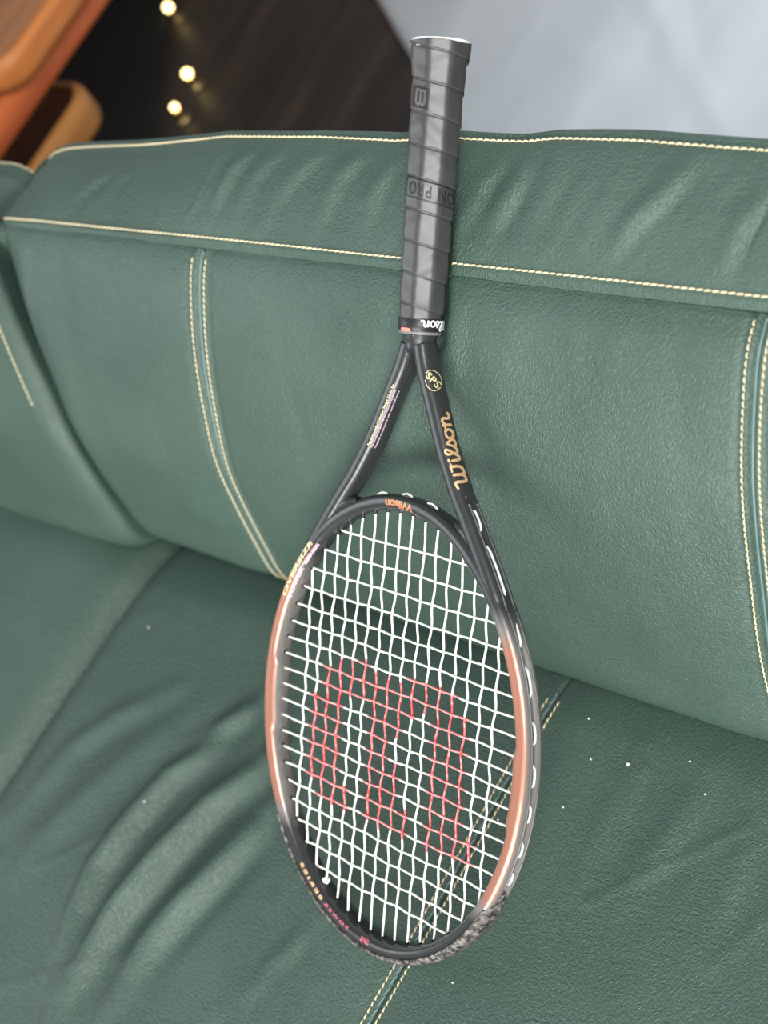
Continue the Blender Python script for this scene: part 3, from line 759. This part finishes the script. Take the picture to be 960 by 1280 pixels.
for i in range(16):
    v = MV[i]; e_ = math.sqrt(1 - (v / WI) ** 2) * HI
    kn_u = [e_ + .0012] + list(CU[(CU < e_ - .003) & (CU > -e_ + .003)]) + [-e_ - .0012]
    idx = [j for j in range(20) if -e_ + .003 < CU[j] < e_ - .003]
    kw_ = [0] + [AMP * (-1) ** (i + j) for j in idx] + [0]
    u = np.arange(e_ + .0012, -e_ - .0012, -.0016); u = np.r_[u, -e_ - .0012]
    ks = np.array(kn_u)[::-1]; kw2 = np.array(kw_)[::-1]
    pos = np.interp(u, ks, np.arange(len(ks))); f0 = np.floor(pos).astype(int).clip(0, len(ks) - 2); fr = pos - f0
    w = kw2[f0] + (kw2[f0 + 1] - kw2[f0]) * (.5 - .5 * np.cos(math.pi * fr))
    jit = .0004 * np.sin(u * 90 + i * 2.3) + .00022 * ((-1) ** i) * np.sin(u * math.pi / .0133)
    jit *= np.clip((e_ - np.abs(u)) / .02, 0, 1)
    add_string(np.stack([v + jit, u, w], 1), 'main_string'); main_ends.append((v, e_))
for j in range(20):
    u0 = CU[j]; e_ = math.sqrt(max(1 - (u0 / HI) ** 2, 1e-4)) * WI
    idx = [i for i in range(16) if abs(MV[i]) < e_ - .003]
    ks = np.array([-e_ - .0012] + [MV[i] for i in idx] + [e_ + .0012]); kw2 = np.array([0] + [-AMP * (-1) ** (i + j) for i in idx] + [0])
    v = np.r_[np.arange(-e_ - .0012, e_ + .0012, .0016), e_ + .0012]
    pos = np.interp(v, ks, np.arange(len(ks))); f0 = np.floor(pos).astype(int).clip(0, len(ks) - 2); fr = pos - f0
    w = kw2[f0] + (kw2[f0 + 1] - kw2[f0]) * (.5 - .5 * np.cos(math.pi * fr))
    add_string(np.stack([v, u0 + .0004 * np.sin(v * 60 + j), w], 1), 'cross_string', .8)
# outside: the string runs of the grommet channel
def outer_run(side, u0, u1, n=10):
    """centre of the channel between two heights, side = -1/1"""
    P = []
    for u in np.linspace(u0, u1, n):
        pth, rad, aa, b_ = arm_r[side]
        if u > .112:
            k = np.argmin(np.abs(pth[:, 1] - u)); ku = np.interp(u, pth[::-1, 1], np.arange(len(pth))[::-1]); k0 = int(ku); f = ku - k0; k1 = min(k0 + 1, len(pth) - 1)
            c_ = pth[k0] * (1 - f) + pth[k1] * f; r_ = rad[k0] * (1 - f) + rad[k1] * f; h = (aa[k0] * (1 - f) + aa[k1] * f) / 2
        else:
            t_ = math.asin(np.clip(u / AY, -1, 1)); c_ = np.array([side * AX * math.cos(t_), u]); r_ = np.array([side * math.cos(t_) / AX, math.sin(t_) / AY]); r_ /= np.linalg.norm(r_); h = .0066
        P.append((*(c_ + r_ * h), 0))
    P = np.array(P); return P, r_
def run(P, lift):
    n = len(P); C = P[:, :2].mean(0)
    D = P[:, :2] / np.linalg.norm(P[:, :2], axis=1)[:, None]
    h = np.interp(np.linspace(0, 1, n), [0, .12, .5, .88, 1], [-.0032, -.0012, lift, -.0012, -.0032])
    Q = P.copy(); Q[:, :2] += D * h[:, None]; return Q
def string_piece(P, r):
    a = Acc(); a.add(*tube(P, r, 7)); a.V = [L(x_) for x_ in a.V]; a.build('string_run', STR, rk)
RUNS = [(.178, .165), (.1555, .121), (.111, .092), (.079, .060), (.043, .028), (.0137, -.0018), (-.015, -.028), (-.043, -.054), (-.067, -.077)]
for side in (-1, 1):
    for ua, ub in RUNS:
        P, _ = outer_run(side, ua, ub, 16); string_piece(run(P, -.0007), .00095)
for i in (5, 7, 9):                                             # loops over the throat bridge
    va, vb = MV[i], MV[i + 1]; t_ = np.linspace(0, 1, 14); v = va + (vb - va) * t_
    u = np.sqrt(1 - (v / AX) ** 2) * AY + .0060 + np.interp(t_, [0, .15, .5, .85, 1], [-.004, .0002, .0012, .0002, -.004])
    string_piece(np.stack([v, u, v * 0 + .001], 1), .0009)
# knot at the lower left main
v, e_ = main_ends[3]
a = Acc(); V, F = ball((v, -e_ + .0040, .0006), .0030, 8, 12); V += .0006 * np.sin(V[:, [1, 2, 0]] * 2600); a.add(V, F)
a.add(*tube([(v + .0012, -e_ + .005, .001), (v + .003, -e_ + .0062, .0024), (v + .0034, -e_ + .0040, .003)], .0008, 7))
a.V = [L(x_) for x_ in a.V]; a.build('string_knot', STR, rk)
# grommet barrels
a = Acc()
def barrel(v, u, dv, du):
    n = math.hypot(dv, du); d = np.array([dv, du, 0]) / n; p0 = np.array([v, u, 0]) - d * .001; a.add(*tube([p0 - d * .0004, p0 + d * .0026], [.00185, .00135], 9))
for v, e_ in main_ends:
    for s_ in (1, -1): barrel(v, s_ * e_, -v * .3, -s_ * e_)
for j in range(20):
    e_ = math.sqrt(max(1 - (CU[j] / HI) ** 2, 1e-4)) * WI
    for s_ in (1, -1): barrel(s_ * e_, CU[j], -s_ * e_, -CU[j] * .3)
a.V = [L(x_) for x_ in a.V]; a.build('grommet_strip', BLACKP, rk, kind='stuff')
# rails of the channel (thin nylon strip either side of the string runs)
for side in (-1, 1):
    P, _ = outer_run(side, .180, -.078, 120)
    a = Acc()
    for w in (-.0040, .0040):
        Q = P.copy(); Q[:, 2] = w; D = P[:, :2] / np.linalg.norm(P[:, :2], axis=1)[:, None]; Q[:, :2] += D * -.0002; a.add(*tube(Q, .00075, 7))
    a.V = [L(x_) for x_ in a.V]; a.build('channel_rail', simple('grey_nylon', (.09, .095, .10), .3), rk)

# grip ----------------------------------------------------------------
def grip_mat():
    m, nt, b = mat('grip_rubber'); K = nt.links.new
    tc = N(nt, 'ShaderNodeTexCoord'); n = N(nt, 'ShaderNodeTexNoise', Scale=55.0, Detail=5.0); K(tc.outputs['Object'], n.inputs['Vector'])
    cr = N(nt, 'ShaderNodeValToRGB'); cr.color_ramp.elements[0].color = (.030, .030, .032, 1); cr.color_ramp.elements[1].color = (.052, .052, .054, 1)
    K(n.outputs['Fac'], cr.inputs['Fac']); K(cr.outputs['Color'], b.inputs['Base Color'])
    bp = N(nt, 'ShaderNodeBump', Strength=.15, Distance=.0010); K(n.outputs['Fac'], bp.inputs['Height']); K(bp.outputs[0], b.inputs['Normal'])
    b.inputs['Roughness'].default_value = .40; b.inputs['Specular IOR Level'].default_value = .6
    return m
GRIP = grip_mat(); GRIPD = simple('grip_emboss_dark', (.013, .013, .014), .55); GRIPL = simple('grip_emboss_light', (.075, .075, .078), .4)
U0, U1 = .3075, .5010; PITCH = .0222
def grip_r(u, ph):
    base = np.interp(u, [.3075, .318, .36, .42, .47, .484, .494, .501], [.0152, .0160, .0170, .0177, .0183, .0192, .0208, .0214])
    q = (ph + math.pi / 8) % (math.pi / 4) - math.pi / 8
    octa = 1 / np.cos(q); octa = 1 + (np.minimum(octa, 1.050) - 1) * .85
    seam = ((.4975 - u) / PITCH - (ph / (2 * math.pi)) ) % 1.0       # 0 just below a seam
    lapped = np.exp(-seam * 9) * .0  + .00085 * (1 - seam) ** 1.0 * 0 + .0010 * np.clip((seam - .0) / 1.0, 0, 1)
    edge = -.0004 * np.exp(-((seam - .03) / .03) ** 2)
    bulge = .00035 * np.sin(seam * math.pi) 
    return base * octa - .0006 + lapped + edge + bulge
nu, nph = 420, 96
uu = np.linspace(U0, U1, nu); pp = np.arange(nph) * 2 * math.pi / nph      # ph measured from the face normal towards +v
UU, PP = np.meshgrid(uu, pp, indexing='ij')
Rg = grip_r(UU, PP) + .00010 * np.sin(UU * 290 + 3 * np.sin(PP * 2 + UU * 40)) + .00008 * np.sin(UU * 460 + 2 * np.sin(PP * 3 - UU * 90))
G = np.stack([Rg * np.sin(PP), UU + .0006 * np.sin(PP * 3) * (UU > .5005), Rg * np.cos(PP)], -1)
V = G.reshape(-1, 3); F = quads(nu, nph, False, True)[:, ::-1]
V = np.vstack([V, (0, U0, 0), (0, U1 - .001, 0)]); j = np.arange(nph); j2 = (j + 1) % nph
Fl = [tuple(f) for f in F] + [(int(a_), int(b_), len(V) - 2) for a_, b_ in zip(j, j2)] + [((nu - 1) * nph + int(b_), (nu - 1) * nph + int(a_), len(V) - 1) for a_, b_ in zip(j, j2)]
grip = obj('grip', mesh_from('grip', L(V), Fl, GRIP), rk)
WHITEP = simple('white_plastic', (.85, .86, .86), .4)
capP = np.array([(0, U1 - .004, 0), (0, U1 + .0008, 0), (0, U1 + .0016, 0)])
a = Acc(); a.add(*tube(capP, [.0207, .0210, .0203], 40)); a.V = [L(x_) for x_ in a.V]; a.build('butt_cap', WHITEP, rk)
# rubber collar
a = Acc(); a.add(*tube([(0, .3000, 0), (0, .3008, 0), (0, .3035, 0), (0, .3085, 0), (0, .3095, 0)], [.0152, .0160, .0163, .0166, .0160], 48)); a.V = [L(x_) for x_ in a.V]
collar = a.build('collar', BLACKP, rk)
a = Acc(); a.add(*tube([(0, .2980, 0), (0, .2986, 0), (0, .2998, 0), (0, .3004, 0)], [.0150, .0157, .0157, .0150], 48)); a.V = [L(x_) for x_ in a.V]
a.build('collar_ring', simple('grey_ring', (.16, .16, .155), .35), rk)

# lettering -----------------------------------------------------------
_cache = {}
def glyphs(text, size, bold=.0, spacing=1.0, shear=0.0):
    """flat outline mesh of a line of text: points (x along, y up), faces; centred on its middle"""
    cu = bpy.data.curves.new('text', 'FONT'); cu.body = text; cu.size = size; cu.offset = bold; cu.space_character = spacing; cu.shear = shear
    cu.align_x = 'CENTER'; cu.align_y = 'CENTER'; cu.resolution_u = 3
    o = bpy.data.objects.new('text', cu); COL.objects.link(o)
    dg = bpy.context.evaluated_depsgraph_get(); me = bpy.data.meshes.new_from_object(o.evaluated_get(dg))
    import bmesh
    bm = bmesh.new(); bm.from_mesh(me); bmesh.ops.triangulate(bm, faces=bm.faces[:])
    if size > .003: bmesh.ops.subdivide_edges(bm, edges=[e for e in bm.edges if e.calc_length() > .0012], cuts=2, use_grid_fill=False); bmesh.ops.triangulate(bm, faces=bm.faces[:])
    V = np.array([v.co[:2] for v in bm.verts]); F = [tuple(v.index for v in f.verts) for f in bm.faces]
    bm.free(); bpy.data.objects.remove(o); bpy.data.curves.remove(cu); bpy.data.meshes.remove(me)
    return V, F
def strokes(lines, wd):
    """flat brush strokes: list of polylines -> planar strips with round ends"""
    V = []; F = []
    for ln in lines:
        w_ = wd
        if isinstance(ln, tuple): ln, w_ = ln
        P = catmull(ln, max(8, len(ln) * 6)) if len(ln) > 2 else catmull([ln[0], (np.array(ln[0]) + np.array(ln[1])) / 2, ln[1]], 8)
        T = np.gradient(P, axis=0); T /= np.linalg.norm(T, axis=1)[:, None] + 1e-9; Nn = np.stack([-T[:, 1], T[:, 0]], 1)
        k = len(V); n = len(P)
        for p_, n_ in zip(P, Nn): V += [p_ + n_ * w_ / 2, p_, p_ - n_ * w_ / 2]
        for i in range(n - 1):
            F += [(k + 3 * i, k + 3 * i + 1, k + 3 * i + 4, k + 3 * i + 3), (k + 3 * i + 1, k + 3 * i + 2, k + 3 * i + 5, k + 3 * i + 4)]
        for e_, c_ in ((0, P[0]), (n - 1, P[-1])):
            b0 = len(V); V.append(c_)
            for q_ in range(12): V.append(c_ + w_ / 2 * np.array([math.cos(q_ * math.pi / 6), math.sin(q_ * math.pi / 6)]))
            F += [(b0, b0 + 1 + q_, b0 + 1 + (q_ + 1) % 12) for q_ in range(12)]
    return np.array(V), F
# script word drawn by hand, unit height ~1, running left to right
SCRIPT = [([(-.05, .86), (.12, .95), (.22, .80), (.20, .30), (.26, .04), (.42, .04), (.52, .22), (.56, .86)], .20),
          ([(.56, .80), (.53, .28), (.60, .04), (.76, .04), (.90, .25), (.93, .93)], .20), ([(.72, .93), (.93, .93), (1.05, .86)], .14),
          ([(1.18, .62), (1.20, .20), (1.28, .04), (1.40, .10)], .19), ([(1.20, .90), (1.23, .92)], .21),
          ([(1.40, .12), (1.62, .55), (1.72, .92), (1.60, 1.02), (1.50, .80), (1.52, .20), (1.64, .04), (1.80, .16)], .17),
          ([(1.80, .14), (1.98, .66), (2.06, .46), (2.14, .16), (1.98, .02), (1.86, .10)], .17),
          ([(2.42, .60), (2.24, .50), (2.22, .18), (2.40, .02), (2.58, .18), (2.56, .50), (2.42, .60)], .18),
          ([(2.58, .52), (2.70, .50), (2.80, .60)], .12), ([(2.80, .60), (2.80, .06)], .19), ([(2.82, .42), (2.98, .62), (3.10, .50), (3.10, .14), (3.20, .03), (3.32, .10)], .18)]
def script_word(height, length):
    V, F = strokes([([(x * length / 3.35, y * height) for x, y in l], w_ * height * 1.12) for l, w_ in SCRIPT], 1)
    V = V - np.array([length / 2, height / 2]); return V, F
def on_tube(flat, F, frame_fn, name, m, parent, eps=.00022):
    """lay flat lettering on a curved surface: frame_fn(along, across) -> point, normal"""
    P = []
    for x, y in flat:
        p_, n_ = frame_fn(x, y); P.append(p_ + n_ * eps)
    P = np.array(P); return obj(name, mesh_from(name, L(P), F, m, False), parent)
def arm_surface(side, u_c, ph_c, flip=1):
    """text runs towards the butt (+u); its up side points to -v; centred at u_c, girth angle ph_c from the face normal towards +v"""
    pth, rad, aa, b_ = arm_r[side]
    s = np.r_[0, np.cumsum(np.linalg.norm(np.diff(pth, axis=0), axis=1))]
    s_c = np.interp(-u_c, -pth[:, 1], s)
    def fn(x, y):
        sc = s_c - x; c_ = np.array([np.interp(sc, s, pth[:, 0]), np.interp(sc, s, pth[:, 1])])
        r_ = np.array([np.interp(sc, s, rad[:, 0]), np.interp(sc, s, rad[:, 1])]) * side     # towards +v
        A = np.interp(sc, s, aa) / 2; B = np.interp(sc, s, b_) / 2
        R0 = (A + B) / 2 * 1.1; ph_ = ph_c - y / R0
        e_ = 2.5; cx, sx = math.sin(ph_), math.cos(ph_)
        rr_ = np.sign(cx) * abs(cx) ** (2 / e_) * A; ww = np.sign(sx) * abs(sx) ** (2 / e_) * B
        n2 = np.array([np.sign(cx) * abs(rr_ / A) ** (e_ - 1) / A, np.sign(sx) * abs(ww / B) ** (e_ - 1) / B]); n2 /= np.linalg.norm(n2)
        return np.array([*(c_ + r_ * rr_), ww]), np.array([*(r_ * n2[0]), n2[1]])
    return fn
def hoop_surface(th_c, ph_c, sgn):
    """text runs along the hoop (sgn=+1 anticlockwise); girth angle from face normal outward"""
    tt = np.linspace(0, 2 * math.pi, 1441); PP_ = np.stack([AX * np.cos(tt), AY * np.sin(tt)], 1); s = np.r_[0, np.cumsum(np.linalg.norm(np.diff(PP_, axis=0), axis=1))]
    s_c = np.interp(th_c, tt, s)
    def fn(x, y):
        t_ = np.interp((s_c + sgn * x) % s[-1], s, tt); c_ = np.array([AX * math.cos(t_), AY * math.sin(t_)]); r_ = np.array([math.cos(t_) / AX, math.sin(t_) / AY]); r_ /= np.linalg.norm(r_)
        th_ = 1.0 if c_[1] > .168 else (c_[1] - .145) / .023 if c_[1] > .145 else 0
        A = (.0132 - .0015 * th_) / 2; B = (.0205 - .0045 * th_) / 2; ph_ = ph_c + (-sgn) * -1 * 0 + y * UPS / ((A + B) / 2 * 1.1)
        e_ = 2.6; cx, sx = math.sin(ph_), math.cos(ph_)
        rr_ = np.sign(cx) * abs(cx) ** (2 / e_) * A; ww = np.sign(sx) * abs(sx) ** (2 / e_) * B
        n2 = np.array([np.sign(cx) * abs(rr_ / A) ** (e_ - 1) / A, np.sign(sx) * abs(ww / B) ** (e_ - 1) / B]); n2 /= np.linalg.norm(n2)
        return np.array([*(c_ + r_ * rr_), ww]), np.array([*(r_ * n2[0]), n2[1]])
    return fn
GOLD = simple('gold_print', (.66, .42, .22), .4, .3); GOLDY = simple('pale_gold_print', (.72, .62, .34), .4, .2); COPP = simple('copper_print', (.50, .22, .10), .4, .3)
PINK = simple('pink_print', (.45, .10, .14), .5); RED = simple('salmon_print', (.72, .20, .17), .5); WHT = simple('white_print', (.85, .85, .85), .5); MAUVE = simple('mauve_print', (.60, .42, .52), .5)
D2 = math.radians
V, F = script_word(.0100, .0560); on_tube(V, F, arm_surface(1, .2165, D2(68)), 'wordmark', GOLD, rk)
V, F = glyphs('SPS', .0086, .0002, 1.1)
R2 = lambda V, a_: V @ np.array([[math.cos(a_), math.sin(a_)], [-math.sin(a_), math.cos(a_)]])
V = R2(V * np.array([1., .95]), D2(-144)); on_tube(V, F, arm_surface(1, .2640, D2(62)), 'emblem_letters', GOLDY, rk)
ringl = []
for k in range(40):
    a_ = D2(k * 9)
    if math.sin(a_ - D2(60)) ** 2 < .12: continue
    ringl.append(([(.0078 * math.cos(a_), .0066 * math.sin(a_)), (.0078 * math.cos(a_ + .07), .0066 * math.sin(a_ + .07))], .0007))
V, F = strokes(ringl, .001); on_tube(V, F, arm_surface(1, .2640, D2(62)), 'emblem_ring', GOLDY, rk, .0002)
for k, (txt, sz, m, dp, du) in enumerate([('Recommended Tension Range 55-65 lbs', .0030, GOLDY, 22, 0), ('Recommended String Wilson Extreme Synthetic', .0023, MAUVE, 46, -.002), ('Graphite construction with extended frame', .0021, MAUVE, 66, -.002)]):
    V, F = glyphs(txt, sz, .00004); w_ = V[:, 0].max() - V[:, 0].min(); V[:, 0] *= (.053 if k == 0 else .050) / w_; V[:, 0] += du
    on_tube(V, F, arm_surface(-1, .2370, D2(dp)), 'tension_print', m, rk)
# words on the hoop (left side reads upwards; the tip words read with the butt down)
UPS = 1
def th_of(u, left=True): t_ = math.asin(np.clip(u / AY, -1, 1)); return math.pi - t_ if left else t_
V, F = glyphs('OVERSIZE', .0052, .00018, 1.0); V[:, 0] *= .058 / (V[:, 0].max() - V[:, 0].min()); on_tube(V, F, hoop_surface(th_of(.104), D2(-2), -1), 'hoop_print', GOLDY, rk)
V, F = glyphs('POWER  SERIES', .0042, .0002, 1.0); V[:, 0] *= .060 / (V[:, 0].max() - V[:, 0].min()); on_tube(V, F, hoop_surface(th_of(.106), D2(-44), -1), 'hoop_print', MAUVE, rk)
V, F = strokes([([(-.027, 0), (.027, 0)], .0004)], 1); V = np.array(V); on_tube(V, F, hoop_surface(th_of(.104), D2(-27), -1), 'hoop_print', PINK, rk)
# tip: runs right-to-left in the picture -> clockwise as seen from the face
UPS = -1
V, F = glyphs('SPS', .0070, .0003, 1.0, .2); on_tube(V, F, hoop_surface(D2(269), D2(-22), -1), 'hoop_print', PINK, rk)
V, F = glyphs('POWER', .0046, .0002, 1.5); V[:, 0] *= .032 / (V[:, 0].max() - V[:, 0].min()); on_tube(V, F, hoop_surface(D2(254), D2(-22), -1), 'hoop_print', PINK, rk)
V, F = glyphs('SERIES', .0046, .0003, 1.5); V[:, 0] *= .036 / (V[:, 0].max() - V[:, 0].min()); on_tube(V, F, hoop_surface(D2(239), D2(-22), -1), 'hoop_print', GOLD, rk)
# bridge
V, F = glyphs('Wilson', .0080, .0003, .95); V[:, 0] *= .0295 / (V[:, 0].max() - V[:, 0].min()); on_tube(V, F, hoop_surface(D2(90.5), D2(-4), 1), 'bridge_print', COPP, rk)
# grip surface lettering: runs towards -v (read from the butt end)
def round_surface(u_c, ph_c, rfun, tilt=0):
    def fn(x, y):
        ph_ = ph_c - x / .0175; u = u_c - y - x * tilt; r_ = rfun(u, ph_)
        n_ = np.array([math.sin(ph_), 0, math.cos(ph_)]); return np.array([r_ * n_[0], u, r_ * n_[2]]), n_
    return fn
gr_ = lambda u, ph_: float(grip_r(np.array(u), np.array(ph_ % (2 * math.pi))))
tl = -PITCH / (2 * math.pi * .0175)
V, F = glyphs('ION PRO', .0125, .0002, 1.15); V[:, 0] *= .040 / (V[:, 0].max() - V[:, 0].min()); on_tube(V, F, round_surface(.3975, D2(55), gr_, tl), 'grip_emboss', GRIPD, grip, .0003)
# rounded outline around the letters, and a dark square stamp with lighter glyph
def rrect(w_, h_, r_, n=6):
    P = []
    for cx, cy, a0 in ((w_ - r_, h_ - r_, 0), (-w_ + r_, h_ - r_, 90), (-w_ + r_, -h_ + r_, 180), (w_ - r_, -h_ + r_, 270)):
        for k in range(n + 1): a_ = D2(a0 + 90 * k / n); P.append((cx + r_ * math.cos(a_), cy + r_ * math.sin(a_)))
    P.append(P[0]); return P
def outline(P, wd, parts=40):
    P = np.array(P); s = np.r_[0, np.cumsum(np.linalg.norm(np.diff(P, axis=0), axis=1))]; t_ = np.linspace(0, s[-1], parts)
    Q = np.stack([np.interp(t_, s, P[:, 0]), np.interp(t_, s, P[:, 1])], 1); T = np.gradient(Q, axis=0); T[0] = T[-1] = Q[1] - Q[-2]; T /= np.linalg.norm(T, axis=1)[:, None]
    Nn = np.stack([-T[:, 1], T[:, 0]], 1); V = np.concatenate([Q + Nn * wd / 2, Q - Nn * wd / 2]); n = len(Q)
    return V, [(i, i + 1, n + i + 1, n + i) for i in range(n - 1)]
V, F = outline(rrect(.0245, .0066, .004), .0011, 90); on_tube(V, F, round_surface(.3975, D2(52), gr_, tl), 'grip_emboss', GRIPD, grip, .0003)
V, F = strokes([([(-.0066, y_), (.0066, y_)], .0013) for y_ in np.linspace(-.0066, .0066, 13)], 1); on_tube(V, F, round_surface(.4620, D2(6), gr_, tl), 'grip_emboss', GRIPD, grip, .0003)
V, F = strokes([(l_, w_ * 1.3) for l_, w_ in [([(.0022, -.0036), (.0024, .002), (.0010, .0038), (-.0004, .002), (-.0004, -.003)], .0010), ([(-.0004, .002), (-.0018, .0038), (-.0030, .002), (-.0030, -.0036)], .0010), ([(.0024, -.0036), (-.0030, -.0036)], .0009)]], 1); V = V * 1.35
on_tube(V, F, round_surface(.4620, D2(6), gr_, tl), 'grip_emboss', GRIPL, grip, .0004)
# collar print
cf = lambda u, ph_: .0166
V, F = script_word(.0066, .0330); on_tube(V, F, round_surface(.3050, D2(100), cf), 'collar_print', WHT, collar, .0005)
V, F = strokes([([(-.0036, 0), (.0036, 0)], .0026)], 1); on_tube(V, F, round_surface(.3010, D2(6), lambda u, p_: .0163), 'collar_print', RED, collar, .0006)
